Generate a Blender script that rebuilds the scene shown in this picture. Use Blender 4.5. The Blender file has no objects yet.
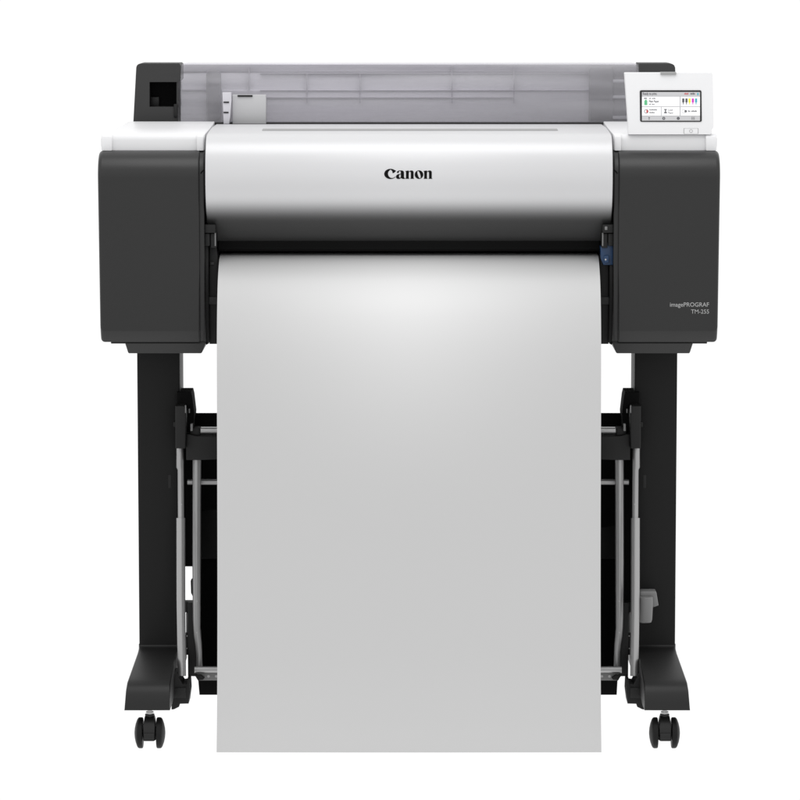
import bpy, bmesh, math
from mathutils import Vector, Matrix

scene = bpy.context.scene
# ------------------------------------------------------------------ camera
CAM_Y, CAM_Z, PITCH = -6.0, 1.2136, math.radians(6.4)
LENS, SENSOR = 171.0, 36.0
F = LENS / SENSOR * 800.0
CX, CY = 409.0, 400.0
cam_d = bpy.data.cameras.new('camera'); cam = bpy.data.objects.new('camera', cam_d)
scene.collection.objects.link(cam); scene.camera = cam
cam.location = (0, CAM_Y, CAM_Z); cam.rotation_euler = (math.radians(90) - PITCH, 0, 0)
cam_d.lens = LENS; cam_d.sensor_width = SENSOR; cam_d.shift_x = -(CX - 400) / 800.0
cam_d.clip_start = 0.1; cam_d.clip_end = 200
# ------------------------------------------------------------------ exposure
scene.render.engine = 'CYCLES'
scene.view_settings.view_transform = 'Standard'; scene.view_settings.look = 'None'
scene.view_settings.exposure = 0; scene.view_settings.gamma = 1
scene.cycles.max_bounces = 8; scene.cycles.transparent_max_bounces = 12
# ------------------------------------------------------------------ world: a white studio, brightest behind and overhead
w = bpy.data.worlds.new('World'); scene.world = w; w.use_nodes = True
nt = w.node_tree; N = nt.nodes; L = nt.links; N.clear()
out = N.new('ShaderNodeOutputWorld'); bg = N.new('ShaderNodeBackground')
tc = N.new('ShaderNodeTexCoord'); sep = N.new('ShaderNodeSeparateXYZ')
L.new(tc.outputs['Generated'], sep.inputs[0])
def ramp(src, lo, hi, stops):
    mr = N.new('ShaderNodeMapRange'); mr.inputs[1].default_value = lo; mr.inputs[2].default_value = hi
    L.new(src, mr.inputs[0])
    r = N.new('ShaderNodeValToRGB'); L.new(mr.outputs[0], r.inputs[0])
    e = r.color_ramp.elements
    while len(e) < len(stops): e.new(0.5)
    for el, (p, v) in zip(e, stops):
        el.position = (p - lo) / (hi - lo); el.color = (v, v, v, 1)
    return r.outputs[0]
SC = 2.0
front = ramp(sep.outputs[2], -1, 1, [(-1, .60), (-.8, .58), (-.55, .47), (-.3, .31), (-.1, .40), (.05, .49), (.4, .53), (.75, .52), (1, .46)])
side = ramp(sep.outputs[1], -1, 1, [(-1, 0), (-.15, 0), (.35, 1), (1, 1)])
mix = N.new('ShaderNodeMix'); mix.data_type = 'RGBA'
L.new(side, mix.inputs[0]); L.new(front, mix.inputs[6]); mix.inputs[7].default_value = (.515, .515, .515, 1)
L.new(mix.outputs[2], bg.inputs[0]); bg.inputs[1].default_value = SC
L.new(bg.outputs[0], out.inputs[0])
# a broad softbox overhead and a soft spot on the top of the sheet
ld = bpy.data.lights.new('softbox', 'AREA'); ld.shape = 'RECTANGLE'; ld.size = 1.8; ld.size_y = 1.0; ld.energy = 10
lo_ = bpy.data.objects.new('softbox', ld); scene.collection.objects.link(lo_)
lo_.location = (0, -.5, 2.3)
lo_.rotation_euler = (Vector((0, 0, .85)) - lo_.location).to_track_quat('-Z', 'Y').to_euler()
for sx_ in (-.065, .065):
    ls = bpy.data.lights.new('spot', 'SPOT'); ls.energy = 23; ls.spot_size = math.radians(13.0); ls.spot_blend = 1; ls.shadow_soft_size = .08
    so_ = bpy.data.objects.new('spot', ls); scene.collection.objects.link(so_)
    so_.location = (sx_, -1.3, 1.95); so_.rotation_euler = (Vector((sx_, -.04, .702)) - so_.location).to_track_quat('-Z', 'Y').to_euler()

# ------------------------------------------------------------------ measuring: photo pixel + depth -> metres
cp, sp_ = math.cos(PITCH), math.sin(PITCH)
def Zp(py, Y):
    t = (CY - py) / F            # v = t*d
    # d = (Y-CY)cp - (z-cz)sp ; v = (Y-CY)sp + (z-cz)cp
    dy = Y - CAM_Y
    dz = (t * dy * cp - dy * sp_) / (cp + t * sp_)
    return CAM_Z + dz
def Xp(px, Y, z=.6):
    d = (Y - CAM_Y) * cp - (z - CAM_Z) * sp_
    return (px - CX) / F * d
def P(px, py, Y):
    z = Zp(py, Y); return Vector((Xp(px, Y, z), Y, z))

# ------------------------------------------------------------------ materials
def mat(name, col, rough=.5, metal=0, spec=.5, bump=0, bscale=900, emit=0, alpha=1, mottle=0, coat=0):
    m = bpy.data.materials.new(name); m.use_nodes = True
    n = m.node_tree.nodes; l = m.node_tree.links
    b = n['Principled BSDF']
    if isinstance(col, (int, float)): col = (col, col, col)
    b.inputs['Base Color'].default_value = (*col, 1)
    b.inputs['Roughness'].default_value = rough; b.inputs['Metallic'].default_value = metal
    b.inputs['Specular IOR Level'].default_value = spec; b.inputs['Alpha'].default_value = alpha
    b.inputs['Coat Weight'].default_value = coat
    if emit:
        b.inputs['Emission Color'].default_value = (*col, 1); b.inputs['Emission Strength'].default_value = emit
    t = n.new('ShaderNodeTexCoord')
    if bump:
        ns = n.new('ShaderNodeTexNoise'); ns.inputs['Scale'].default_value = bscale; ns.inputs['Detail'].default_value = 3
        bp = n.new('ShaderNodeBump'); bp.inputs['Strength'].default_value = bump; bp.inputs['Distance'].default_value = .0004
        l.new(t.outputs['Object'], ns.inputs['Vector']); l.new(ns.outputs[0], bp.inputs['Height']); l.new(bp.outputs[0], b.inputs['Normal'])
    if mottle:
        n2 = n.new('ShaderNodeTexNoise'); n2.inputs['Scale'].default_value = 6; n2.inputs['Detail'].default_value = 5
        mr = n.new('ShaderNodeMapRange'); mr.inputs[3].default_value = rough - mottle; mr.inputs[4].default_value = rough + mottle
        l.new(t.outputs['Object'], n2.inputs['Vector']); l.new(n2.outputs[0], mr.inputs[0]); l.new(mr.outputs[0], b.inputs['Roughness'])
    return m
M = dict(
    housing=mat('charcoal_plastic', .0085, .36, bump=.3, mottle=.05, spec=.52),
    step=mat('charcoal_step_plastic', .028, .5, bump=.2, spec=.4),
    wpanel=mat('panel_white_plastic', (.80, .80, .81), .4, bump=.04),
    white=mat('white_plastic', (.78, .78, .79), .38, bump=.05),
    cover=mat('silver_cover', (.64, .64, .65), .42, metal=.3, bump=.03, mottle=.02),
    lip=mat('dark_lip', .03, .45),
    groove=mat('grey_groove', .34, .5),
    black=mat('black_plastic', .010, .5, spec=.3),
    blackm=mat('matt_black', .003, .8, spec=.12),
    post=mat('black_powder_coat', .009, .5, bump=.2, spec=.18, mottle=.03),
    foot=mat('black_foot_plastic', .009, .46, spec=.38, bump=.1),
    rod=mat('brushed_aluminium', .42, .42, metal=.8, bump=.1, bscale=300),
    rail=mat('pale_rail', .45, .5, metal=.2),
    paper=mat('white_paper', (.565, .565, .565), .5, spec=.4, bump=.06, bscale=500),
    rearp=mat('rear_panel', (.77, .76, .795), .5),
    rib=mat('rear_rib', (.52, .51, .54), .5),
    holder=mat('roll_holder_grey', (.24, .238, .245), .5),
    ribl=mat('rear_pale_rib', (.6, .59, .63), .5),
    guide=mat('pale_guide', (.49, .49, .50), .5),
    blue=mat('navy_lever', (.008, .040, .11), .35),
    ink=mat('logo_black', .003, .7, spec=.1),
    legend=mat('legend_grey', .36, .5),
    steel=mat('steel', .5, .3, metal=1),
    knob=mat('mid_grey_plastic', .19, .5),
    fabric=mat('black_fabric', .008, .9, spec=.1, bump=.6, bscale=1500),
    bezel=mat('screen_bezel', .006, .2),
    s_white=mat('screen_white', (.86, .86, .87), .25, emit=.18),
    s_grey=mat('screen_grey', (.44, .44, .45), .3, emit=.3),
    s_line=mat('screen_line', (.42, .42, .43), .3, emit=.25),
    s_dark=mat('screen_dark', (.09, .09, .1), .3),
    s_text=mat('screen_text', (.12, .12, .13), .3),
    s_green=mat('screen_green', (.10, .42, .20), .3, emit=.2),
    s_red=mat('screen_red', (.5, .08, .08), .3, emit=.2),
    s_yel=mat('screen_yellow', (.75, .68, .02), .3, emit=.2),
    s_mag=mat('screen_magenta', (.55, .02, .45), .3, emit=.2),
    s_cyan=mat('screen_cyan', (.05, .38, .48), .3, emit=.1),
)
# the cover's base colour: pearl white that fades into charcoal along its lower edge
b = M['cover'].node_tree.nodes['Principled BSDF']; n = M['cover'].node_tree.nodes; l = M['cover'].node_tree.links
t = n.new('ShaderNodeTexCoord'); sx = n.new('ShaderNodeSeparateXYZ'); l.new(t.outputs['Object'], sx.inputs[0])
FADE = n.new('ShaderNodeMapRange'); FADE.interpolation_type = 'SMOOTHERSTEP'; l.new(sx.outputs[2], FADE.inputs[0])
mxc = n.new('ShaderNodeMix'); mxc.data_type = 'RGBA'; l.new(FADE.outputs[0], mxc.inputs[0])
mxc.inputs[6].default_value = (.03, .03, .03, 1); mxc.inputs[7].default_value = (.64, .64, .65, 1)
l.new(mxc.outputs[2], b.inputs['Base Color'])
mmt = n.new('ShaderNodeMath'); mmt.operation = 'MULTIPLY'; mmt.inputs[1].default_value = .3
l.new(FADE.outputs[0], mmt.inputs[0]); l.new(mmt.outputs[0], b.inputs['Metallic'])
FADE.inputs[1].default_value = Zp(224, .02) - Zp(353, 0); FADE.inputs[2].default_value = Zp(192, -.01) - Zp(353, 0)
# smoky clear cover of the roll compartment
m = bpy.data.materials.new('smoky_clear_plastic'); m.use_nodes = True
n = m.node_tree.nodes; l = m.node_tree.links; n.clear()
o = n.new('ShaderNodeOutputMaterial'); tr = n.new('ShaderNodeBsdfTransparent'); tr.inputs[0].default_value = (.935, .93, .945, 1)
pr = n.new('ShaderNodeBsdfPrincipled'); pr.inputs['Base Color'].default_value = (.50, .495, .52, 1); pr.inputs['Roughness'].default_value = .25
mx = n.new('ShaderNodeMixShader'); mx.inputs[0].default_value = .13
t_ = n.new('ShaderNodeTexCoord'); mp_ = n.new('ShaderNodeMapping'); mp_.inputs['Scale'].default_value = (1.6, 2, 22)
ns_ = n.new('ShaderNodeTexNoise'); ns_.inputs['Scale'].default_value = 1.5; ns_.inputs['Detail'].default_value = 3
mr_ = n.new('ShaderNodeMapRange'); mr_.inputs[1].default_value = .3; mr_.inputs[2].default_value = .7; mr_.inputs[3].default_value = .06; mr_.inputs[4].default_value = .34
l.new(t_.outputs['Object'], mp_.inputs[0]); l.new(mp_.outputs[0], ns_.inputs['Vector']); l.new(ns_.outputs[0], mr_.inputs[0]); l.new(mr_.outputs[0], mx.inputs[0])
l.new(tr.outputs[0], mx.inputs[1]); l.new(pr.outputs[0], mx.inputs[2]); l.new(mx.outputs[0], o.inputs[0])
M['smoke'] = m

# ------------------------------------------------------------------ object helpers
col = scene.collection
def empty(name, loc, label, cat):
    o = bpy.data.objects.new(name, None); col.objects.link(o); o.location = loc; o.empty_display_size = .1
    o['label'] = label; o['category'] = cat
    return o
def link(name, bm, mats, parent=None, angle=32, smooth=True):
    if not isinstance(mats, (list, tuple)): mats = [mats]
    bmesh.ops.recalc_face_normals(bm, faces=bm.faces[:])
    me = bpy.data.meshes.new(name); bm.to_mesh(me); bm.free()
    for k in mats: me.materials.append(M[k])
    if smooth:
        for p in me.polygons: p.use_smooth = True
        me.set_sharp_from_angle(angle=math.radians(angle))
    o = bpy.data.objects.new(name, me); col.objects.link(o)
    if parent:
        root = parent
        while root.parent: root = root.parent
        o.parent = parent
        off = Vector(root.location)
        if parent is root: me.transform(Matrix.Translation(-off))
        else: me.transform(Matrix.Translation(-off))
    return o
def link_each(name, bm, mats, parent=None, **kw):
    """every loose piece becomes an object of its own"""
    left = set(bm.verts); out = []
    bm.verts.index_update()
    while left:
        seed = left.pop(); isl = {seed}; st = [seed]
        while st:
            v = st.pop()
            for e in v.link_edges:
                o = e.other_vert(v)
                if o not in isl: isl.add(o); st.append(o)
        left -= isl
        nb = bmesh.new(); vm = {v: nb.verts.new(v.co) for v in sorted(isl, key=lambda q: q.index)}
        for f in {f for v in isl for f in v.link_faces}:
            g = nb.faces.new([vm[v] for v in f.verts]); g.material_index = f.material_index
        out.append(link(name, nb, mats, parent, **kw))
    bm.free(); return out
def offset(poly, d):
    n = len(poly); res = []
    area = sum(poly[i][0]*poly[(i+1) % n][1] - poly[(i+1) % n][0]*poly[i][1] for i in range(n))
    s = 1 if area > 0 else -1
    for i in range(n):
        a, b, c = Vector(poly[i-1]), Vector(poly[i]), Vector(poly[(i+1) % n])
        e1 = (b-a).normalized(); e2 = (c-b).normalized()
        n1 = Vector((-e1.y, e1.x)) * s; n2 = Vector((-e2.y, e2.x)) * s
        k = n1 + n2; k = k / max(.35, k.dot(n1)) if k.length > 1e-6 else n1
        res.append(tuple(b + k * d))
    return res
def loft(bm, poly, a0, a1, r0=0, r1=0, axis='X', seg=5, mi=0, warp=None):
    """prism along an axis with rounded end edges. poly: (Y,Z) for X, (X,Z) for Y, (X,Y) for Z"""
    st = []
    sgn = 1 if a1 > a0 else -1
    if r0:
        for k in range(seg+1):
            t = k/seg*math.pi/2; st.append((a0 + sgn*r0*(1-math.sin(t)) if False else a0 + sgn*r0*(1-math.cos(t)), r0*(1-math.sin(t))))
    else: st.append((a0, 0))
    if r1:
        for k in range(seg, -1, -1):
            t = k/seg*math.pi/2; st.append((a1 - sgn*r1*(1-math.cos(t)), r1*(1-math.sin(t))))
    else: st.append((a1, 0))
    rings = []
    for a, d in st:
        pp = offset(poly, d) if d > 1e-7 else poly
        ring = []
        for u, v in pp:
            c = (a, u, v) if axis == 'X' else (u, a, v) if axis == 'Y' else (u, v, a)
            if warp: c = warp(*c)
            ring.append(bm.verts.new(c))
        rings.append(ring)
    for r, q in zip(rings, rings[1:]):
        for i in range(len(r)):
            f = bm.faces.new((r[i], r[(i+1) % len(r)], q[(i+1) % len(r)], q[i])); f.material_index = mi
    for r in (rings[0], rings[-1]):
        f = bm.faces.new(r); f.material_index = mi
def box(bm, x0, x1, y0, y1, z0, z1, bev=.001, mi=0):
    g = bmesh.ops.create_cube(bm, size=1)
    for v in g['verts']:
        v.co = ((x0+x1)/2 + v.co.x*(x1-x0), (y0+y1)/2 + v.co.y*(y1-y0), (z0+z1)/2 + v.co.z*(z1-z0))
    fs = set(f for v in g['verts'] for f in v.link_faces)
    for f in fs: f.material_index = mi
    if bev:
        b = min(bev, .45*min(abs(x1-x0), abs(y1-y0), abs(z1-z0)))
        r = bmesh.ops.bevel(bm, geom=list({e for f in fs for e in f.edges}) , offset=b, segments=2, affect='EDGES', profile=.5)
        for f in r['faces']: f.material_index = mi
def pbox(bm, px0, px1, py0, py1, Y0, Y1, bev=.001, mi=0):
    z1 = Zp(py0, Y0); z0 = Zp(py1, Y0); zm = (z0+z1)/2
    a, b = Xp(px0, Y0, zm), Xp(px1, Y0, zm)
    box(bm, min(a, b), max(a, b), Y0, Y1, min(z0, z1), max(z0, z1), bev, mi)
def tube(bm, pts, r, seg=20, mi=0, cap=True):
    pts = [Vector(p) for p in pts]; rings = []
    rr = r if isinstance(r, (list, tuple)) else [r]*len(pts)
    prev = None
    for i, p in enumerate(pts):
        d = ((pts[min(i+1, len(pts)-1)] - p).normalized() + (p - pts[max(i-1, 0)]).normalized()).normalized()
        if prev is None:
            u = d.orthogonal().normalized()
        else:
            u = (prev - d*prev.dot(d)).normalized()
        prev = u; v = d.cross(u)
        rings.append([bm.verts.new(p + (u*math.cos(2*math.pi*k/seg) + v*math.sin(2*math.pi*k/seg))*rr[i]) for k in range(seg)])
    for a, b in zip(rings, rings[1:]):
        for k in range(seg):
            f = bm.faces.new((a[k], a[(k+1) % seg], b[(k+1) % seg], b[k])); f.material_index = mi
    if cap:
        for a in (rings[0], rings[-1]):
            f = bm.faces.new(a); f.material_index = mi
def ppoly(bm, pts, Y0, Y1, r=.001, mi=0):
    """front outline given in photo pixels at depth Y0, real thickness to Y1"""
    loft(bm, [(P(x, y, Y0).x, P(x, y, Y0).z) for x, y in pts], Y0, Y1, r, 0, 'Y', 3, mi)
def rrect(x0, x1, z0, z1, r, seg=5):
    pts = []
    for cx, cz, a in ((x1-r, z1-r, 0), (x0+r, z1-r, 90), (x0+r, z0+r, 180), (x1-r, z0+r, 270)):
        for k in range(seg+1):
            t = math.radians(a + 90*k/seg); pts.append((cx + r*math.cos(t), cz + r*math.sin(t)))
    return pts
def smooth_curve(pts, n=8):
    pts = [Vector(p) for p in pts]; res = []
    for i in range(len(pts)-1):
        p0 = pts[max(i-1, 0)]; p1 = pts[i]; p2 = pts[i+1]; p3 = pts[min(i+2, len(pts)-1)]
        for k in range(n):
            t = k/n
            res.append(.5*((2*p1) + (p2-p0)*t + (2*p0-5*p1+4*p2-p3)*t*t + (3*p1-p0-3*p2+p3)*t**3))
    res.append(pts[-1]); return res
def curve_mesh(splines, ext=0):
    """filled flat shapes with holes -> bmesh in the XY plane"""
    cu = bpy.data.curves.new('tmp', 'CURVE'); cu.dimensions = '2D'; cu.fill_mode = 'BOTH'; cu.extrude = ext
    for s in splines:
        sp = cu.splines.new('POLY'); sp.points.add(len(s)-1); sp.use_cyclic_u = True
        for p, c in zip(sp.points, s): p.co = (c[0], c[1], 0, 1)
    ob = bpy.data.objects.new('tmp', cu); col.objects.link(ob)
    dg = bpy.context.evaluated_depsgraph_get(); dg.update()
    me = bpy.data.meshes.new_from_object(ob.evaluated_get(dg))
    bm = bmesh.new(); bm.from_mesh(me)
    bpy.data.objects.remove(ob); bpy.data.curves.remove(cu); bpy.data.meshes.remove(me)
    return bm
def text_mesh(body, width=None, ext=0, bold=0):
    cu = bpy.data.curves.new('tmp', 'FONT'); cu.body = body; cu.extrude = ext; cu.offset = bold; cu.resolution_u = 3
    ob = bpy.data.objects.new('tmp', cu); col.objects.link(ob)
    dg = bpy.context.evaluated_depsgraph_get(); dg.update()
    me = bpy.data.meshes.new_from_object(ob.evaluated_get(dg))
    bm = bmesh.new(); bm.from_mesh(me)
    bpy.data.objects.remove(ob); bpy.data.curves.remove(cu); bpy.data.meshes.remove(me)
    xs = [v.co.x for v in bm.verts]; ys = [v.co.y for v in bm.verts]
    return bm, min(xs), max(xs), min(ys), max(ys)
def add_text(dst, body, px0, px1, py0, py1, place, mi=0, bold=0):
    """place(px,py)->Vector; letters fill the pixel rectangle"""
    bm, x0, x1, y0, y1 = text_mesh(body, bold=bold)
    vm = {}
    for v in bm.verts:
        vm[v] = dst.verts.new(place(px0 + (v.co.x-x0)/(x1-x0)*(px1-px0), py1 + (v.co.y-y0)/(y1-y0)*(py0-py1)))
    for f in bm.faces:
        try: g = dst.faces.new([vm[v] for v in f.verts]); g.material_index = mi
        except ValueError: pass
    bm.free()

# ================================================================== THE PRINTER
printer = empty('large_format_printer', (0, .2, Zp(353, 0)), 'wide charcoal and silver roll printer with small touch screen, standing on the black castor stand', 'printer')

# ---- side housings (charcoal boxes with a big round top front edge)
def arc(cy, cz, r, a0, a1, n=10):
    return [(cy + r*math.cos(math.radians(a0+(a1-a0)*k/n)), cz + r*math.sin(math.radians(a0+(a1-a0)*k/n))) for k in range(n+1)]
zt = Zp(150.5, .045); zb = Zp(342, .012)
R = zt - Zp(178, 0)
HB = .46
prof = [(HB, zt), (.05 if False else R+.004, zt)] + arc(R, zt-R, R, 92, 180, 14) + [(0, Zp(331, 0))] + \
       [(.0025, Zp(330.5, .0025)), (.0055, Zp(335, .0055)), (.0088, Zp(339, .0088)), (.012, zb)] + [(HB, zb)]
def side_housing(s):
    m_ = (lambda x: x) if s < 0 else (lambda x: 818-x)
    bm = bmesh.new()
    xo, xi = Xp(m_(98), 0, .8), Xp(m_(199.5), 0, .8)
    def warp(x, y, z):   # slight draft: the lower end is a touch narrower on the outside
        t = (x - xi)/(xo - xi)
        k = max(0, (zt - z)/(zt - zb))
        return (x - (xo-xi)/abs(xo-xi)*t*.0022*k**2, y, z)
    loft(bm, prof, xi, xo, .003, .0065, 'X', 5, 0, warp)
    h = link('side_housing', bm, 'housing', printer)
    # inner cheek beside the paper path
    bm = bmesh.new()
    cheek = [(a+.006, b-.0005) if a < .2 else (a-.004, b-.0005) for a, b in prof]
    loft(bm, cheek, Xp(m_(199.3), 0, .8), Xp(m_(204.3), 0, .8), 0, .002, 'X', 3)
    link('inner_cheek', bm, 'housing', h)
    # lower step
    bm = bmesh.new()
    st = [(.02, Zp(342, .02)+.004), (.016, Zp(343.5, .016)), (.02, Zp(353.3, .02)), (.44, Zp(353.3, .02)), (.44, Zp(342, .02)+.004)]
    def warp2(x, y, z):
        t = (x - Xp(m_(204.5), 0, .7))/(Xp(m_(124), 0, .7)-Xp(m_(204.5), 0, .7))
        k = (Zp(343.5, .02)-z)/(Zp(343.5, .02)-Zp(353.3, .02)); k = max(0, min(1, k))
        sg = 1 if Xp(m_(124), 0, .7) > 0 else -1
        return (x - sg*.0045*k*t + sg*.006*k*(1-t), y, z)
    loft(bm, st, Xp(m_(204.5), 0, .7), Xp(m_(124), 0, .7), .002, .002, 'X', 3, 0, warp2)
    link('lower_step', bm, 'step', h)
    bm = bmesh.new()
    st = [(.03, Zp(343.6, .03)), (.03, Zp(341, .03)), (.3, Zp(341, .03)), (.3, Zp(343.6, .03))]
    loft(bm, st, Xp(m_(126), 0, .7), Xp(m_(109), 0, .7), .0005, .001, 'X', 3)
    link('underside_tab', bm, 'black', h)
    # seam line on the inner shoulder of the housing
    bm = bmesh.new()
    c = [P(m_(200.5), 173.5, -.0), P(m_(202), 171.5, -.0), P(m_(204), 170, 0)]
    tube(bm, [v + Vector((0, .0045, 0)) for v in c], .0009, 8)
    link('seam', bm, 'blackm', h)
    # white cap: front band with shallow recess, sloped top
    bm = bmesh.new()
    Yf = .0435; zt2 = Zp(134.5, Yf); zb2 = zt + .0003
    YR = .36
    xo2, xi2 = Xp(m_(100.2), Yf, .95), Xp(m_(204.6), Yf, .95)
    capp = [(Yf, zb2), (Yf, Zp(140, Yf))] + [(Yf+.001, Zp(137, Yf)), (Yf+.0035, Zp(135, Yf)), (Yf+.008, Zp(134.2, Yf))] + [(YR*.6, Zp(128, YR*.6)), (YR, Zp(121.5, YR)), (YR, zb2)]
    def warp3(x, y, z):
        t = (x - xi2)/(xo2 - xi2)
        k = max(0, (y-Yf)/(YR-Yf)); sg = -s
        sgn = 1 if xo2 > 0 else -1
        return (x - sgn*t*.016*k, y, z)
    loft(bm, capp, xi2, xo2, .0015, .009, 'X', 5, 0, warp3)
    tcv = link('top_cap', bm, 'white', h)
    # raised ends left and right of the recess, and the recess pad between them
    bm = bmesh.new()
    for a, b in ((112.6, 101.6), (203.9, 196.6)):
        xa, xb = Xp(m_(a), Yf, .95), Xp(m_(b), Yf, .95)
        pr_ = [(Yf-.006, zb2-.0), (Yf-.006, Zp(139, Yf)), (Yf-.0045, Zp(136.5, Yf)), (Yf-.001, Zp(135, Yf)), (Yf+.004, Zp(134.3, Yf)+.0004), (Yf+.004, zb2)]
        loft(bm, pr_, xa, xb, .002, .002, 'X', 3)
    link_each('raised_end', bm, 'white', h)
    return h
hl = side_housing(-1); hr = side_housing(1)

# ---- front cover
cov = [(.33, 124.2), (.20, 127), (.11, 130.5), (.065, 132.6), (.04, 134.2), (.020, 137.5), (.006, 143), (-.004, 151), (-.010, 161), (-.013, 173), (-.013, 184),
       (-.010, 194), (-.004, 203), (.005, 211), (.016, 219), (.029, 228), (.042, 236), (.052, 241)]
cpts = smooth_curve([(y, Zp(py, y)) for y, py in cov], 5)
cpts = [(p.x, p.y) for p in cpts]
def cover_y(z):
    best = min(cpts, key=lambda p: abs(p[1]-z) + (10 if p[0] > .1 else 0)); i = cpts.index(best)
    for a, b in zip(cpts, cpts[1:]):
        if b[1] <= z <= a[1]:
            return a[0] + (b[0]-a[0])*(a[1]-z)/(a[1]-b[1]+1e-9)
    return best[0]
cprof = cpts + [(.33, cpts[-1][1])]
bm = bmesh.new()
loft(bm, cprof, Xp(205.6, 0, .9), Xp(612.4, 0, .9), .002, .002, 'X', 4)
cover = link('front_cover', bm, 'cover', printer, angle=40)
bm = bmesh.new()
pr_ = [(.0525, cpts[-1][1]+.0003), (.050, Zp(249, .050)), (.056, Zp(251.2, .056)), (.10, Zp(251.2, .056)), (.101, Zp(246.5, .056)), (.30, Zp(246.5, .056)), (.30, cpts[-1][1]-.0003)]
loft(bm, pr_, Xp(216, 0, .9), Xp(602, 0, .9), .002, .002, 'X', 3)
link('cover_lip', bm, 'blackm', cover)
bm = bmesh.new()   # finger slot on top
za = Zp(130.5, .11)
for (x0, x1) in ((262, 558),):
    pts = []
    y0, y1 = .105, .140
    def topz(y):
        for a, b in zip(cpts, cpts[1:]):
            if b[0] <= y <= a[0]: return a[1] + (b[1]-a[1])*(a[0]-y)/(a[0]-b[0]+1e-9)
        return cpts[0][1]
    loft(bm, [(y0, topz(y0)+.0002), (y0, topz(y0)+.0011), (y1, topz(y1)+.0011), (y1, topz(y1)+.0002)], Xp(x0, .1, .95), Xp(x1, .1, .95), .0003, .0003, 'X', 2)
link('finger_slot', bm, 'groove', cover)

# ---- brand lettering on the cover (outlines in photo units, tenth of a pixel, origin 370,155)
def ell(cx, cy, rx, ry, a0, a1, n=20):
    return [(cx + rx*math.cos(math.radians(a0+(a1-a0)*k/n)), cy - ry*math.sin(math.radians(a0+(a1-a0)*k/n))) for k in range(n+1)]
G = []
# C
G.append([[(262, 158)] + ell(205, 189, 63, 51, 52, 318, 30) + [(262, 213), (256, 218)] + ell(221, 187, 41, 43, 318, 110, 24) + [(222, 160), (226, 182), (240, 178)]])
# a
G.append([[(268, 176), (272, 163), (290, 155), (318, 154), (334, 160), (340, 172), (340, 222), (346, 231), (354, 230), (354, 234), (340, 239), (322, 238), (312, 230), (298, 238), (278, 240), (264, 232), (259, 219), (263, 204), (276, 194), (300, 188), (308, 187), (308, 170), (304, 162), (296, 160), (290, 164), (288, 176), (278, 181)],
          [(308, 193), (296, 197), (290, 207), (291, 220), (297, 228), (304, 226), (308, 220)]])
def nn(o):
    return [[(o+0, 160), (o+30, 155), (o+34, 155), (o+34, 167), (o+46, 157), (o+62, 154), (o+76, 158), (o+82, 170), (o+82, 232), (o+88, 236), (o+88, 238), (o+48, 238), (o+48, 236), (o+54, 232), (o+54, 176), (o+50, 167), (o+42, 167), (o+34, 174), (o+34, 232), (o+40, 236), (o+40, 238), (o+0, 238), (o+0, 236), (o+6, 232), (o+6, 168), (o+0, 164)]]
G.append(nn(354))
G.append([ell(490, 196, 43, 43, 0, 350, 26), ell(490, 196, 13, 37, 0, 350, 18)])
G.append(nn(536))
splines = []
for gi, g in enumerate(G):
    for s in g:
        if gi == 3 and s is g[1]:   # slanted counter of the o
            s = [(x + (196-y)*-.28, y) for x, y in s]
        splines.append([(x/10, -y/10) for x, y in s])
bm = curve_mesh(splines)
for v in bm.verts:
    z = Zp(155 - v.co.y, -.013); v.co = Vector((Xp(370 + v.co.x, -.013, z), cover_y(z) - .0005, z))
link('brand_lettering', bm, 'ink', cover, smooth=False)

# ---- model lettering on the right housing
bm = bmesh.new()
def on_face(px, py): v = P(px, py, 0); v.y = -.0004; return v
add_text(bm, 'imagePROGRAF', 670, 709, 302.4, 308.0, on_face, bold=.006)
add_text(bm, 'TM-255', 691, 709, 309.4, 313.6, on_face, bold=.002)
link('model_lettering', bm, 'legend', hr, smooth=False)

# ---- chassis between the housings, paper path sides
bm = bmesh.new()
xl, xr = Xp(205, 0, .8), Xp(613, 0, .8)
box(bm, xl, xr, .34, .46, Zp(300, .34), Zp(128, .34), .002)
box(bm, xl, xr, .10, .34, Zp(340, .12), Zp(262, .10), .002)
box(bm, xl, xr, .20, .341, Zp(262, .10)-.001, Zp(150, .2), .002)
chas = link('chassis', bm, 'blackm', printer)
def paper_guide(s):
    m_ = (lambda x: x) if s < 0 else (lambda x: 818-x)
    bm = bmesh.new()
    pbox(bm, m_(203.5), m_(208.6), 226, 344, .03, .12, .0015)
    gr = link('paper_guide', bm, 'black', printer)
    bm = bmesh.new()
    ppoly(bm, [(m_(209.4), 344), (m_(209.4), 246), (m_(216.5), 246), (m_(218), 262), (m_(218), 344)], .045, .12, .001)
    link('guide_plate', bm, 'black', gr)
    bm = bmesh.new()
    pbox(bm, m_(204.2), m_(217), 297, 304.5, .041, .05, .0012)
    pbox(bm, m_(210), m_(214), 262, 265, .040, .05, .0008)
    link_each('guide_clip', bm, 'step', gr)
    bm = bmesh.new()
    pbox(bm, m_(204.5), m_(215.5), 224.5, 233, .012, .05, .0012)
    pbox(bm, m_(210.5), m_(216.5), 233.5, 248, .018, .05, .0012)
    pbox(bm, m_(204.5), m_(209.8), 233.5, 246, .016, .05, .0012)
    lt = link_each('latch', bm, 'black', gr)
    bm = bmesh.new()
    if s > 0: pbox(bm, 604.8, 607.4, 226.5, 230, .0105, .014, .0005)
    pbox(bm, m_(214.6), m_(215.9), 233, 246, .0165, .03, .0004)
    link_each('latch_pin', bm, 'knob', gr)
    # ribs seen in the slot
    bm = bmesh.new()
    ppoly(bm, [(m_(204), 343.5), (m_(204), 340), (m_(206.5), 344.5), (m_(208.2), 341), (m_(208.2), 344)], .029, .05, .0003)
    link('guide_tip', bm, 'step', gr)
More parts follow.
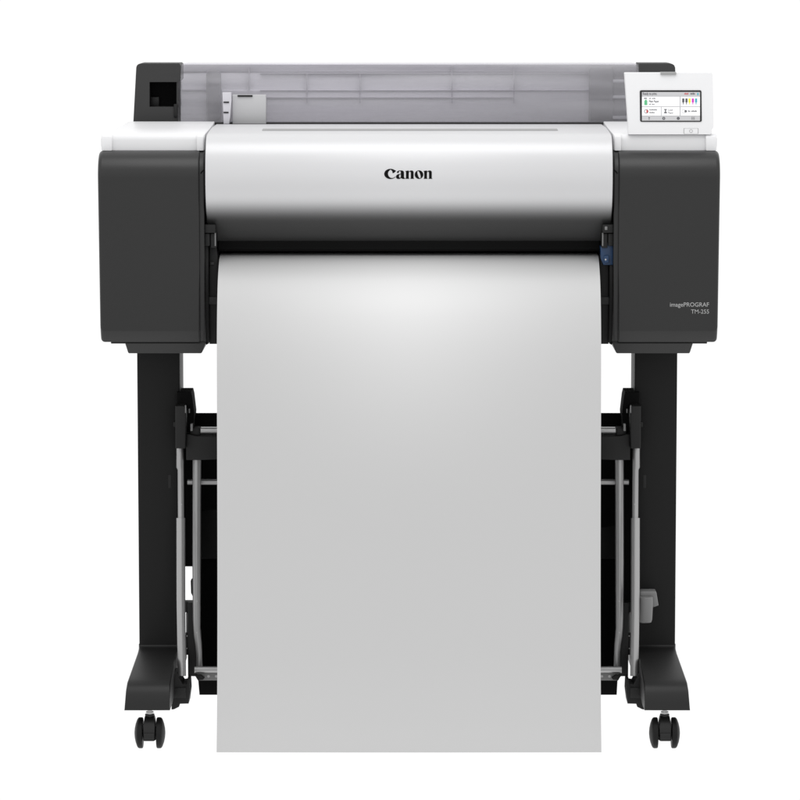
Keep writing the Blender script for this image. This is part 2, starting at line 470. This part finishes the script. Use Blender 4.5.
paper_guide(-1); paper_guide(1)
bm = bmesh.new()
ppoly(bm, [(600.5, 247), (606, 242), (613, 244), (613.2, 265), (603.5, 265), (601, 259)], .024, .05, .001)
ppoly(bm, [(604, 256), (609, 255.5), (609, 263), (604.5, 263)], .018, .024, .0012)
lev = link('release_lever', bm, 'blue', printer)
bm = bmesh.new(); v = P(605.6, 259.6, .017)
tube(bm, [v, v + Vector((0, .004, 0))], .0014, 12); link('lever_pin', bm, 'steel', lev)

# ---- roll compartment behind
YC = .40
endL = [(133.2, 124), (136.2, 66), (138, 63), (141, 62.2), (179.5, 62.4), (180.6, 66), (180.4, 80), (178.5, 82), (178.5, 124)]
bm = bmesh.new()
# left end cap built as a frame round its square opening
YE = .385
def fr(pts, y0=YE, y1=.47, r=0):
    ppoly(bm, pts, y0, y1, r)
fr([(133.2, 124), (136.2, 67.5), (137.0, 65.3), (138.4, 64.1), (140.8, 63.4), (149.5, 63.4), (149.5, 124)])
fr([(149.5, 82), (149.5, 63.4), (179, 63.4), (180.2, 64.4), (180.6, 66), (180.6, 79.5), (178.6, 82)])
fr([(149.5, 124), (149.5, 106.8), (178, 106.8), (178, 124)])
fr([(176.6, 107.5), (176.6, 81.5), (178.6, 81.5), (178.6, 107.5)], YE+.002)
capl = link('end_cap', bm, 'step', printer)
bm = bmesh.new(); pbox(bm, 149.2, 176.8, 81.6, 107.2, YE+.035, YE+.045, 0); pbox(bm, 149.3, 150.0, 82, 107, YE+.002, YE+.036, 0)
link('cap_recess', bm, 'blackm', capl)
bm = bmesh.new(); pbox(bm, 173.8, 177.4, 104, 117.5, YE-.004, YE+.006, .001); pbox(bm, 150.2, 159, 97, 107, YE+.024, YE+.034, .001)
link_each('cap_latch', bm, 'black', capl)
bm = bmesh.new()
ppoly(bm, [(639, 124), (639, 63.4), (669.5, 63.4), (672.4, 64.0), (674.2, 65.2), (675.2, 67.5), (677.8, 124)], YE, .47, .0005)
link('end_cap', bm, 'step', printer)
bm = bmesh.new()
loft(bm, [(.36, Zp(124.5, .36)), (.40, Zp(124.5, .36)), (.40, Zp(122.6, .36)), (.36, Zp(122.6, .36))], Xp(205, .36, .97), Xp(612, .36, .97), .0005, .0005)
link('cover_seal', bm, 'step', printer)

# rear panel with ribs
def PX(px, Y, py=95): return Xp(px, Y, Zp(py, Y))
bm = bmesh.new()
YP = .50
rp = [(YP, Zp(126, YP)), (YP, Zp(91, YP)), (YP+.006, Zp(89.5, YP)), (YP+.006, Zp(74, YP)), (YP+.010, Zp(66, YP)), (YP+.03, Zp(64.2, YP+.03)), (YP+.10, Zp(63.6, YP+.1)), (YP+.10, Zp(126, YP))]
loft(bm, rp, PX(179, YP), PX(640, YP), 0, 0)
rear = link('rear_panel', bm, 'rearp', printer)
bm = bmesh.new()
for px, a, b in ((249, 67, 90), (307, 74, 103), (360, 74, 103), (452, 66, 103), (514, 66, 103)):
    pbox(bm, px-.5, px+.5, a, b, YP-.004, YP+.008, 0)
pbox(bm, 260, 514, 97.0, 98.4, YP-.003, YP+.002, .0003)
pbox(bm, 180, 222, 89.3, 90.6, YP-.003, YP+.002, .0003)
pbox(bm, 260, 595, 90.0, 91.2, YP-.002, YP+.002, .0003)
pbox(bm, 181, 638, 64.6, 71.8, YP+.004, YP+.008, .0003)
pbox(bm, 260, 590, 72.6, 73.8, YP-.001, YP+.008, .0003)
link_each('panel_rib', bm, 'rib', rear)
bm = bmesh.new()
pbox(bm, 206, 221, 70, 126, YP-.02, YP-.001, .008)
pbox(bm, 589, 614, 66, 126, YP-.02, YP-.001, .008)
pbox(bm, 606, 640, 66, 126, YP-.012, YP-.001, .001)
link_each('roll_holder', bm, 'holder', rear)
bm = bmesh.new()
for a, b in ((79.5, 82.5), (95.5, 98.5), (116, 119)): pbox(bm, 611, 630, a, b, YP-.016, YP-.011, .0008)
link_each('holder_bar', bm, 'rearp', rear)
# pale width guide in front of the cover
bm = bmesh.new()
YG = .352
pbox(bm, 232.5, 266, 94.8, 124, YG, YG+.02, .001)
wg = link('width_guide', bm, 'guide', printer)
bm = bmesh.new()
ppoly(bm, [(223.6, 124), (222.4, 92.6), (231, 92.6), (231.5, 100), (230, 118), (229, 124)], YG-.01, YG+.012, .0006)
link('guide_scale', bm, 'ribl', wg)
bm = bmesh.new()
pbox(bm, 237.5, 252.5, 95, 96.8, YG-.002, YG+.004, .0003)
pbox(bm, 223.5, 229, 101.6, 103, YG-.0115, YG-.009, .0003); pbox(bm, 223.5, 228.5, 111.8, 113.2, YG-.0115, YG-.009, .0003)
link_each('guide_mark', bm, 'black', wg)
# smoky curved cover
bm = bmesh.new()
sm = [(.375, Zp(125, .375)), (.375, Zp(92, .375)), (.378, Zp(80, .378)), (.386, Zp(72, .386)), (.40, Zp(66.5, .40)), (.425, Zp(64.2, .425)), (.47, Zp(63.2, .47)), (.60, Zp(62.6, .6))]
s2 = smooth_curve(sm, 4); inner = [(p.x+.0025, p.y-.0025) for p in s2][::-1]
loft(bm, [(p.x, p.y) for p in s2] + inner, PX(180.8, .38), PX(639, .38), 0, 0)
link('roll_cover', bm, 'smoke', printer)

# ---- control panel
YK = .039
bm = bmesh.new()
def kp(px, py, dy=0):   # the panel leans back a little
    t = (134.5-py)/62; Y = YK + .012*t; v = P(px, py, Y); v.y += dy; return v
out_ = [(628.2, 134.6), (627.8, 120), (624.6, 73.5), (625.2, 72.6), (711.6, 72.6), (712.6, 74), (713.4, 110), (713.6, 127), (711.6, 130), (711.8, 133.8), (710, 134.6)]
fa = [kp(x, y) for x, y in out_]
c0 = sum(fa, Vector())/len(fa)
r1 = [bm.verts.new(c0 + (v-c0)*.992 + Vector((0, 0, 0))) for v in fa]
r2 = [bm.verts.new(v + Vector((0, .0015, 0))) for v in fa]
r3 = [bm.verts.new(v + Vector((0, .020, 0))) for v in fa]
bm.faces.new(r1); bm.faces.new(r3)
for a, b in ((r1, r2), (r2, r3)):
    for i in range(len(a)): bm.faces.new((a[i], a[(i+1) % len(a)], b[(i+1) % len(a)], b[i]))
panel = link('control_panel', bm, 'wpanel', printer, angle=25)
def flat(bm, pts, dy, mi=0, th=0):
    f = bm.faces.new([bm.verts.new(kp(x, y, dy)) for x, y in pts]); f.material_index = mi
    return f
def frect(bm, x0, x1, y0, y1, dy, mi=0): flat(bm, [(x0, y1), (x1, y1), (x1, y0), (x0, y0)], dy, mi)
bm = bmesh.new()
ol = [(x, y) for x, y in rrect(639.9, 701.6, 90.2, 121.8, 1.6, 4)]
ring = [bm.verts.new(kp(x + (y-106)*.012, y, -.0008)) for x, y in ol]; back = [bm.verts.new(kp(x + (y-106)*.012, y, .002)) for x, y in ol]
bm.faces.new(ring)
for i in range(len(ring)): bm.faces.new((ring[i], ring[(i+1) % len(ring)], back[(i+1) % len(ring)], back[i]))
link('screen_bezel', bm, 'bezel', panel, smooth=False)
bm = bmesh.new()
SM = ['s_white', 's_grey', 's_line', 's_dark', 's_text', 's_green', 's_red', 's_yel', 's_mag', 's_cyan']
def sk(a):  # the display skews like its bezel
    return a
frect(bm, 641.9, 699.9, 92.0, 120.6, -.0010, 2)
D1, D2 = -.0013, -.0016
frect(bm, 641.9, 699.9, 92.0, 96.0, D1, 1)
frect(bm, 641.9, 679.6, 96.6, 106.3, D1, 0); frect(bm, 680.6, 699.9, 96.6, 106.3, D1, 0)
frect(bm, 641.9, 660.9, 107.0, 115.6, D1, 0); frect(bm, 661.6, 679.6, 107.0, 115.6, D1, 0); frect(bm, 680.6, 699.9, 107.0, 115.6, D1, 0)
frect(bm, 641.9, 699.9, 116.3, 120.6, D1, 1)
pl = lambda px, py: kp(px, py, D2)
add_text(bm, 'Ready to print.', 642.8, 657, 92.4, 95.6, pl, 4, bold=.02)
for x, mi in ((683.2, 3), (686.4, 3), (689.5, 7), (692.8, 8), (696.0, 9)):
    frect(bm, x-1.05, x+1.05, 98.4, 102.3, D2, mi); frect(bm, x-.4, x+.4, 102.3, 104.3, D2, 4 if mi == 3 else mi)
frect(bm, 644.3, 647.2, 100.6, 105.0, D2, 5); frect(bm, 645, 646.6, 99.6, 100.6, D2, 5)
frect(bm, 644, 646.8, 97.8, 98.8, D2, 4)
def dashes(x0, x1, y, h, words, mi=4):
    n_ = sum(words) + len(words)-1; u = (x1-x0)/n_; x = x0
    for wd in words:
        for k in range(wd):
            frect(bm, x+.12*u, x+.82*u, y - h*(.5 if (k*7+wd) % 3 else .8), y + h*.5, D2, mi); x += u
        x += u
dashes(649, 655.5, 98.5, .9, (2, 4)); add_text(bm, 'Plain Paper', 649, 659, 100.2, 103, pl, 4, bold=.02); dashes(649, 654.5, 104.3, .9, (2, 3))
dashes(649.4, 657, 109.8, 1.0, (9,)); dashes(649.4, 654.6, 112.6, 1.0, (6,))
add_text(bm, 'Load', 668.2, 672.6, 108.8, 110.8, pl, 4); add_text(bm, 'Paper', 668.2, 673.4, 111.7, 114.2, pl, 4)
dashes(687.8, 696.8, 111.2, 1.2, (3, 7))
dashes(684.2, 688.4, 93.8, 1.4, (5,), 6); dashes(690.2, 695, 93.8, 1.4, (4,), 3); frect(bm, 697.2, 698.4, 92.8, 95.2, D2, 9)
def ringf(cx, cy, r, r_in, mi, n=14, a0=0, a1=360):
    for k in range(n):
        t0, t1 = math.radians(a0+(a1-a0)*k/n), math.radians(a0+(a1-a0)*(k+1)/n)
        flat(bm, [(cx+r*math.cos(t0), cy+r*math.sin(t0)), (cx+r*math.cos(t1), cy+r*math.sin(t1)), (cx+r_in*math.cos(t1), cy+r_in*math.sin(t1)), (cx+r_in*math.cos(t0), cy+r_in*math.sin(t0))], D2, mi)
ringf(646.2, 111.3, 2.1, 1.65, 4); ringf(646.2, 111.3, 2.1, .3, 6, 8, -80, 80)
frect(bm, 664, 666.8, 109.0, 109.8, D2, 4); frect(bm, 664.9, 666, 109.8, 112, D2, 4); frect(bm, 664, 666.8, 112, 113.2, D2, 4)
ringf(683.6, 111.2, 2.0, 1.6, 1); ringf(685.6, 111.2, 1.2, .2, 3)
ringf(663.7, 118.3, 1.5, .6, 3); ringf(678.2, 118.3, 1.5, .3, 3)
flat(bm, [(648.2, 116.8), (650.2, 117.6), (649.3, 118.2), (649.4, 119.8), (648.8, 119.8), (648.8, 118.2)], D2, 4)
for i in range(3):
    for j in range(3): frect(bm, 691.4+i*1.2, 692.1+i*1.2, 116.9+j*1.05, 117.5+j*1.05, D2, 4)
link('screen', bm, SM, panel, smooth=False)
bm = bmesh.new()   # power key outline and ring
def kring(bm, pts, w_, dy):
    n_ = len(pts); c = (sum(p[0] for p in pts)/n_, sum(p[1] for p in pts)/n_)
    o_ = [bm.verts.new(kp(x, y, dy)) for x, y in pts]
    i_ = [bm.verts.new(kp(x+(c[0]-x)/max(.01, math.hypot(c[0]-x, c[1]-y))*w_, y+(c[1]-y)/max(.01, math.hypot(c[0]-x, c[1]-y))*w_, dy)) for x, y in pts]
    for i in range(n_): bm.faces.new((o_[i], o_[(i+1) % n_], i_[(i+1) % n_], i_[i]))
kring(bm, rrect(683.6, 698.4, 128.2, 133.8, .8, 3), .45, -.0004)
kring(bm, [(691+1.7*math.cos(t*math.pi/8), 131+1.7*math.sin(t*math.pi/8)) for t in range(16)], .35, -.0004)
link('power_key', bm, 'groove', panel, smooth=False)
bm = bmesh.new()
pbox(bm, 660.6, 676.2, 72.0, 74.8, .0475, .062, .0005)
link('top_catch', bm, 'groove', panel)

# ================================================================== THE STAND
SCX = 407.2
stand = empty('printer_stand', (0, .2, 0), 'black two post printer stand with splayed feet on twin wheel castors', 'stand')
Yp0, Yp1 = .10, .20      # post depth
def caster_parts(cx, cy, parent):
    r = .0245; zc = r
    bm = bmesh.new()
    tube(bm, [(cx, cy, .046), (cx, cy, .072)], .0040, 16)
    tube(bm, [(cx, cy, .0555), (cx, cy, .0585)], .0062, 16)
    c = link('caster', bm, 'steel', parent)
    bm = bmesh.new()
    # hood: arched block between the wheels
    hood = [(cy-.019, zc-.009), (cy-.0225, zc+.002), (cy-.021, zc+.014), (cy-.014, zc+.023), (cy-.006, zc+.0275), (cy+.006, zc+.0275), (cy+.013, zc+.022), (cy+.016, zc+.01), (cy+.012, zc-.004), (cy+.0, zc-.012)]
    def wp(x, y, z):
        k = max(0, (z-zc-.012)/.016); return (cx+(x-cx)*(1-.2*k), y, z)
    loft(bm, hood, cx-.0095, cx+.0095, .0015, .0015, 'X', 3, 0, wp)
    tube(bm, [(cx, cy, .049), (cx, cy, .0545)], .0075, 16)
    box(bm, cx-.0085, cx+.0085, cy-.0235, cy-.018, zc-.009, zc+.004, .0012)
    tube(bm, [(cx-.012, cy, zc), (cx+.012, cy, zc)], .006, 14)
    link('hood', bm, 'foot', c)
    for s in (-1, 1):
        bm = bmesh.new()
        pf = [(.0108, .010), (.0108, .0232), (.0116, .0243), (.0130, .0245), (.0165, .0245), (.0184, .0236), (.0200, .0212), (.0222, .0150), (.0236, .0085), (.0242, .003), (.0243, .0005)]
        rings = []
        for a, rad in pf:
            rings.append([bm.verts.new((cx+s*a, cy+rad*math.cos(2*math.pi*k/36), zc+rad*math.sin(2*math.pi*k/36))) for k in range(36)])
        for a, b in zip(rings, rings[1:]):
            for k in range(36): bm.faces.new((a[k], a[(k+1) % 36], b[(k+1) % 36], b[k]))
        bm.faces.new(rings[0]); bm.faces.new(rings[-1])
        link('wheel', bm, 'post', c)
    return c
casters = []
for s in (-1, 1):
    m_ = (lambda x: x) if s < 0 else (lambda x: 2*SCX-x)
    # post
    bm = bmesh.new()
    zt_, zb_ = Zp(350, Yp0), Zp(648, Yp0)-.03
    x0, x1 = Xp(m_(137), Yp0, .6), Xp(m_(179.6), Yp0, .6)
    loft(bm, rrect(min(x0, x1), max(x0, x1), Yp0, Yp1, .002, 3), zb_, zt_, 0, 0, 'Z')
    po = link('post', bm, 'post', stand)
    bm = bmesh.new()
    pbox(bm, m_(168.2), m_(171.5), 475, 488, Yp0-.0006, Yp0+.001, .0005)
    link('screw_cover', bm, 'black', po)
    # pale rear rail seen past the post
    bm = bmesh.new()
    pbox(bm, m_(177), m_(182.8), 344, 460, .26, .28, .0006)
    link('rear_rail', bm, 'rail', stand)
    # foot: top sweeps down and forward, rounded nose
    bm = bmesh.new()
    Yf_ = -.13
    ztop = Zp(647, Yp0)
    # stations front to back, each a cross-section (half width outer/inner)
    secs = []   # (Y, z_top, z_bot, px_out, px_in)
    zb0 = Zp(710.5, Yf_)
    tp = smooth_curve([(Yp0+.002, ztop+.006), (Yp0-.008, ztop-.001), (.05, Zp(654.5, .05)), (-.02, Zp(665.5, -.02)), (-.085, Zp(677, -.085)), (-.110, Zp(683.5, -.110)), (-.122, Zp(690.5, -.122)), (-.128, Zp(699, -.128)), (Yf_, zb0+.001)], 5)
    n_ = len(tp)
    ro = []
    for p in tp:
        py = CY - F*((p.x-CAM_Y)*sp_ + (p.y-CAM_Z)*cp)/((p.x-CAM_Y)*cp - (p.y-CAM_Z)*sp_)   # photo height measured against the outline
        def itp(tab):
            if py <= tab[0][0]: return tab[0][1]
            for (y0, x0_), (y1, x1_) in zip(tab, tab[1:]):
                if py <= y1: return x0_ + (x1_-x0_)*(py-y0)/(y1-y0)
            return tab[-1][1]
        xo_ = Xp(m_(itp([(648, 138.8), (653, 137.5), (682, 127.2), (690, 125.9), (710, 124.3)])), p.x, p.y)
        xi_ = Xp(m_(itp([(648, 178.4), (656, 176.3), (668, 173.2), (684, 170.4), (710, 169.4)])), p.x, p.y)
        ro.append((xo_, xi_, p.x, p.y))
    rows = []
    for k, (a, b, y, z) in enumerate(ro):
        sg = 1 if b > a else -1
        e = .0015
        flr = 1 + 0*k
        row = [bm.verts.new((a, y+.0015, zb0)), bm.verts.new((a, y+.0008, max(zb0, z-e))), bm.verts.new((a+sg*e, y, z)), bm.verts.new((b-sg*e, y, z)), bm.verts.new((b, y+.0008, max(zb0, z-e))), bm.verts.new((b, y+.0015, zb0))]
        rows.append(row)
    # rear half of the foot
    for (y, z) in ((.20, ztop-.004), (.33, ztop-.02), (.335, zb0+.001)):
        a, b = ro[0][0], ro[0][1]
        rows.insert(0, [bm.verts.new((a, y, zb0)), bm.verts.new((a, y, max(zb0, z-.0015))), bm.verts.new((a, y, z)), bm.verts.new((b, y, z)), bm.verts.new((b, y, max(zb0, z-.0015))), bm.verts.new((b, y, zb0))])
    for a, b in zip(rows, rows[1:]):
        for i in range(6): bm.faces.new((a[i], a[(i+1) % 6], b[(i+1) % 6], b[i]))
    bm.faces.new(rows[0]); bm.faces.new(rows[-1])
    bmesh.ops.remove_doubles(bm, verts=bm.verts[:], dist=.00005)
    link('foot', bm, 'foot', stand, angle=40)
    cx = Xp(m_(149.9), -.105, .03)
    caster_parts(cx, -.105, stand)
    caster_parts(Xp(m_(160), .1, .03), .30, stand)
bm = bmesh.new()
box(bm, Xp(179, .2), Xp(2*SCX-179, .2), .21, .24, Zp(560, .2), Zp(470, .2), .003)
link('crossbeam', bm, 'post', stand)

# ================================================================== THE BASKET
BCX = 408.1
basket = empty('catch_basket', (0, .1, .1), 'black fabric catch basket on silver telescopic rods behind the hanging paper', 'basket')
for s in (-1, 1):
    m_ = (lambda x: x) if s < 0 else (lambda x: 2*BCX-x)
    YA = .03
    # outer rod: tube, narrow middle, wider sleeve
    bm = bmesh.new()
    pts = [P(m_(180), 447, YA+.05), P(m_(180), 467, YA+.045), P(m_(180.6), 469.5, YA+.045), P(m_(181), 520, YA+.035)]
    tube(bm, pts, [.0060, .0060, .0050, .0050], 24)
    ra = link('outer_rod', bm, 'rod', basket)
    bm = bmesh.new()
    pts = [P(m_(180.7), 518, YA+.035), P(m_(180.9), 600, YA+.015), P(m_(181.9), 676, YA-.01)]
    tube(bm, pts, [.0071, .0071, .0066], 24)
    link('rod_sleeve', bm, 'rod', ra)
    # inner rod with its bent foot
    bm = bmesh.new()
    pts = [P(m_(196.8), 458, .09)] + [P(m_(x), y, .09) for x, y in ((196.6, 560), (196.7, 618), (196.9, 628), (197.5, 636), (198.4, 643), (199.1, 652), (199.3, 669))]
    tube(bm, pts, [.0069, .0069, .0064, .006, .006, .0055, .005, .005], 24)
    rb = link('inner_rod', bm, 'rod', basket)
    bm = bmesh.new(); v = P(m_(197), 601.3, .0825); tube(bm, [v, v+Vector((0, .004, 0))], .0011, 10)
    v = P(m_(196.7), 632.7, .0825); tube(bm, [v, v+Vector((0, .004, 0))], .0012, 10)
    link_each('rod_rivet', bm, 'steel', rb)
    bm = bmesh.new(); v = P(m_(181.5), 504.5, YA+.0305); tube(bm, [v, v+Vector((0, .004, 0))], .0010, 10)
    link('rod_pin', bm, 'steel', ra)
    # upper outer bracket and hinge cap
    bm = bmesh.new()
    ppoly(bm, [(m_(175.2), 406), (m_(184.6), 406), (m_(186.4), 412), (m_(185.4), 448.6), (m_(175.4), 448.6)], YA+.02, YA+.06, .002)
    pbox(bm, m_(173.4), m_(176), 422, 427, YA+.03, YA+.05, .001)
    hb = link('hinge_bracket', bm, 'black', basket)
    bm = bmesh.new()
    ppoly(bm, [(m_(177), 392.2), (m_(191), 392.2), (m_(192.2), 397), (m_(194.2), 414), (m_(193), 432), (m_(177), 432)], .085, .15, .001)
    link('hinge_cap', bm, 'blackm', hb)
    bm = bmesh.new()
    pbox(bm, m_(185), m_(186), 405.5, 413, YA+.018, YA+.024, .0003); pbox(bm, m_(188.6), m_(189.7), 409, 413, YA+.04, YA+.046, .0003)
    pbox(bm, m_(190.4), m_(192.6), 424, 431, YA+.03, YA+.04, .0005)
    link_each('hinge_spring', bm, 'knob', hb)
    # inner block
    bm = bmesh.new()
    ppoly(bm, [(m_(186), 434), (m_(190), 434), (m_(196), 436), (m_(219), 436), (m_(219), 459.4), (m_(200), 460.2), (m_(186), 460.2)], .07, .12, .002)
    pbox(bm, m_(189.5), m_(200), 428, 436, .075, .11, .002)
    link('rod_block', bm, 'black', basket)
    # lower brackets
    bm = bmesh.new()
    ppoly(bm, [(m_(172.4), 682), (m_(173.2), 673), (m_(177), 674), (m_(183), 684.5), (m_(186), 684), (m_(187), 680), (m_(189.4), 680), (m_(190), 692), (m_(188.6), 703.8), (m_(180), 704), (m_(179), 707), (m_(174), 709.5), (m_(171.4), 709.8)], YA-.03, YA+.02, .0015)
    lb = link('foot_clamp', bm, 'black', basket)
    bm = bmesh.new()
    ppoly(bm, [(m_(172.5), 688), (m_(186), 688), (m_(186), 698), (m_(172.5), 698)], YA-.033, YA-.029, .001)
    link('clamp_plate', bm, 'foot', lb)
    bm = bmesh.new()
    pts = [P(m_(188.6), 612, .10), P(m_(190.8), 640, .10), P(m_(191.4), 672, .10)]
    ppoly(bm, [(m_(187.6), 603), (m_(194), 603), (m_(195.6), 640), (m_(198), 660), (m_(198), 676.5), (m_(188), 676.2), (m_(187.8), 650)], .10, .125, .001)
    ppoly(bm, [(m_(184.5), 602), (m_(192), 602), (m_(192), 612.5), (m_(184.5), 612.5)], .11, .13, .001)
    ppoly(bm, [(m_(185.6), 633), (m_(192), 633), (m_(192), 655), (m_(186), 655)], .11, .125, .001)
    if s < 0: ppoly(bm, [(190.6, 581), (193, 579), (193, 597), (191, 593)], .11, .13, .0008)
    la = link('lower_arm', bm, 'black', basket)
    bm = bmesh.new()
    pbox(bm, m_(186), m_(189.6), 613, 632, .112, .12, .0006)
    link('arm_plate', bm, 'knob', la)
    bm = bmesh.new()
    for px, py in ((187, 636), (186.8, 648.5)):
        v = P(m_(px), py, .108); tube(bm, [v, v+Vector((0, .004, 0))], .0010, 10)
    link_each('arm_screw', bm, 'steel', la)
# crossing bars, hidden in the middle by the sheet
def bar(name, py, r, px, Y, mt, flat_=None):
    bm = bmesh.new(); a = P(px, py, Y); b = P(2*BCX-px, py, Y)
    tube(bm, [a, b], r, 20); return link(name, bm, mt, basket)
bar('top_tube', 420, .0115, 191, .14, 'blackm')
bar('roller_shaft', 430.6, .0052, 201, .08, 'rod')
bar('cross_rod', 482, .0046, 187.5, .115, 'rod')
bm = bmesh.new()
ppoly(bm, [(197, 672), (2*BCX-197, 672), (2*BCX-198.5, 680.5), (198.5, 680.5)], .072, .085, .001)
link('lower_bar', bm, 'knob', basket)
bm = bmesh.new(); tube(bm, [P(194.6, 669.6, .07), P(2*BCX-194.6, 669.6, .07)], .0052, 20)
link('lower_rod', bm, 'rod', basket)
bm = bmesh.new()
for q in (1, -1): ppoly(bm, [(BCX+q*(x-BCX), y) for x, y in [(195, 675.4), (201, 675.4), (204.5, 678), (203, 680), (198, 680.6)]], .064, .072, .001)
link_each('bar_end', bm, 'black', basket)
bm = bmesh.new()
for k in range(-26, 27):
    v = Vector((k*.0125, .0715, Zp(676.5, .07)))
    tube(bm, [v, v+Vector((0, .003, 0))], .0022, 10)
link_each('bar_hole', bm, 'rail', basket)
bm = bmesh.new()
ppoly(bm, [(195, 676), (2*BCX-195, 676), (2*BCX-198.6, 681), (2*BCX-199.4, 695), (199.4, 695), (198.2, 681)], .10, .15, .0015)
link('lower_channel', bm, 'blackm', basket)
# fabric sling: a thin black cloth with gentle sag
bm = bmesh.new()
nx, nz = 40, 30; grid = []
for j in range(nz+1):
    v_ = j/nz; rowv = []
    for i in range(nx+1):
        u = i/nx
        py = 455 + v_*212
        edge = 199.5 if 457 < py else 199.5
        px = 199.5 + u*(2*BCX-399)
        y = .17 + .05*math.sin(v_*math.pi) + .004*math.sin(u*17+v_*3) 
        rowv.append(bm.verts.new(P(px, py, y)))
    grid.append(rowv)
for j in range(nz):
    for i in range(nx): bm.faces.new((grid[j][i], grid[j][i+1], grid[j+1][i+1], grid[j+1][i]))
bmesh.ops.solidify(bm, geom=bm.faces[:], thickness=.0012)
link('fabric_sling', bm, 'fabric', basket)
for s in (-1, 1):   # upright side webbing between the two rods
    m_ = (lambda x: x) if s < 0 else (lambda x: 2*BCX-x)
    bm = bmesh.new()
    e = 566.5 if s < 0 else 604
    ppoly(bm, [(m_(182), 438), (m_(201), 438), (m_(201), e), (m_(182), e)], .15, .153, .0003)
    link('side_web', bm, 'fabric', basket)
# grey crank end on the right
bm = bmesh.new()
a = P(640.5, 599, .055); 
ppoly(bm, [(640, 592.2), (641.5, 591.4), (655.6, 591.4), (656.6, 593), (658.6, 605.5), (654, 607.4), (651, 607.4), (651, 597), (640.4, 597)], .06, .085, .002)
tube(bm, [P(646, 596.6, .056), P(646, 597.4, .056), P(646, 603, .056), P(645.4, 619, .056), P(645, 621.6, .056), P(645, 622.4, .056)], [.0100, .0112, .0114, .0110, .0102, .008], 28)
link('crank_end', bm, 'knob', basket)

# ================================================================== THE SHEET
ctrl = [(.15, 251.5), (.12, 252.3), (.09, 253.3), (.062, 255.6), (.038, 260), (.014, 269), (-.008, 281), (-.027, 298), (-.042, 322), (-.052, 352), (-.058, 395), (-.064, 480), (-.074, 570), (-.092, 660), (-.112, 715), (-.132, 752.5)]
pp = smooth_curve([(y, Zp(py, y)) for y, py in ctrl], 6)
W = .6045/2
bm = bmesh.new(); rows = []
NX = 60
for p in pp:
    row = []
    for i in range(NX+1):
        u = i/NX*2-1
        k = max(0, min(1, (Zp(300, 0)-p.y)/.4))
        row.append(bm.verts.new((u*W, p.x + .0016*k*u*u, p.y)))
    rows.append(row)
for a, b in zip(rows, rows[1:]):
    for i in range(NX): bm.faces.new((a[i], a[i+1], b[i+1], b[i]))
bmesh.ops.recalc_face_normals(bm, faces=bm.faces[:])
bmesh.ops.solidify(bm, geom=bm.faces[:], thickness=.0003)
sheet = link('paper_sheet', bm, 'paper')
org = Vector((0, -.132, Zp(752.5, -.132)))
sheet.data.transform(Matrix.Translation(-org)); sheet.location = org
sheet['label'] = 'blank pale grey paper sheet hanging from the printer mouth to the ground'; sheet['category'] = 'paper sheet'
print('SHEET W px', Xp(217, -.06, .6), W, 'bottom z', Zp(752.5, -.132), 'wheel z', Zp(748, -.165))
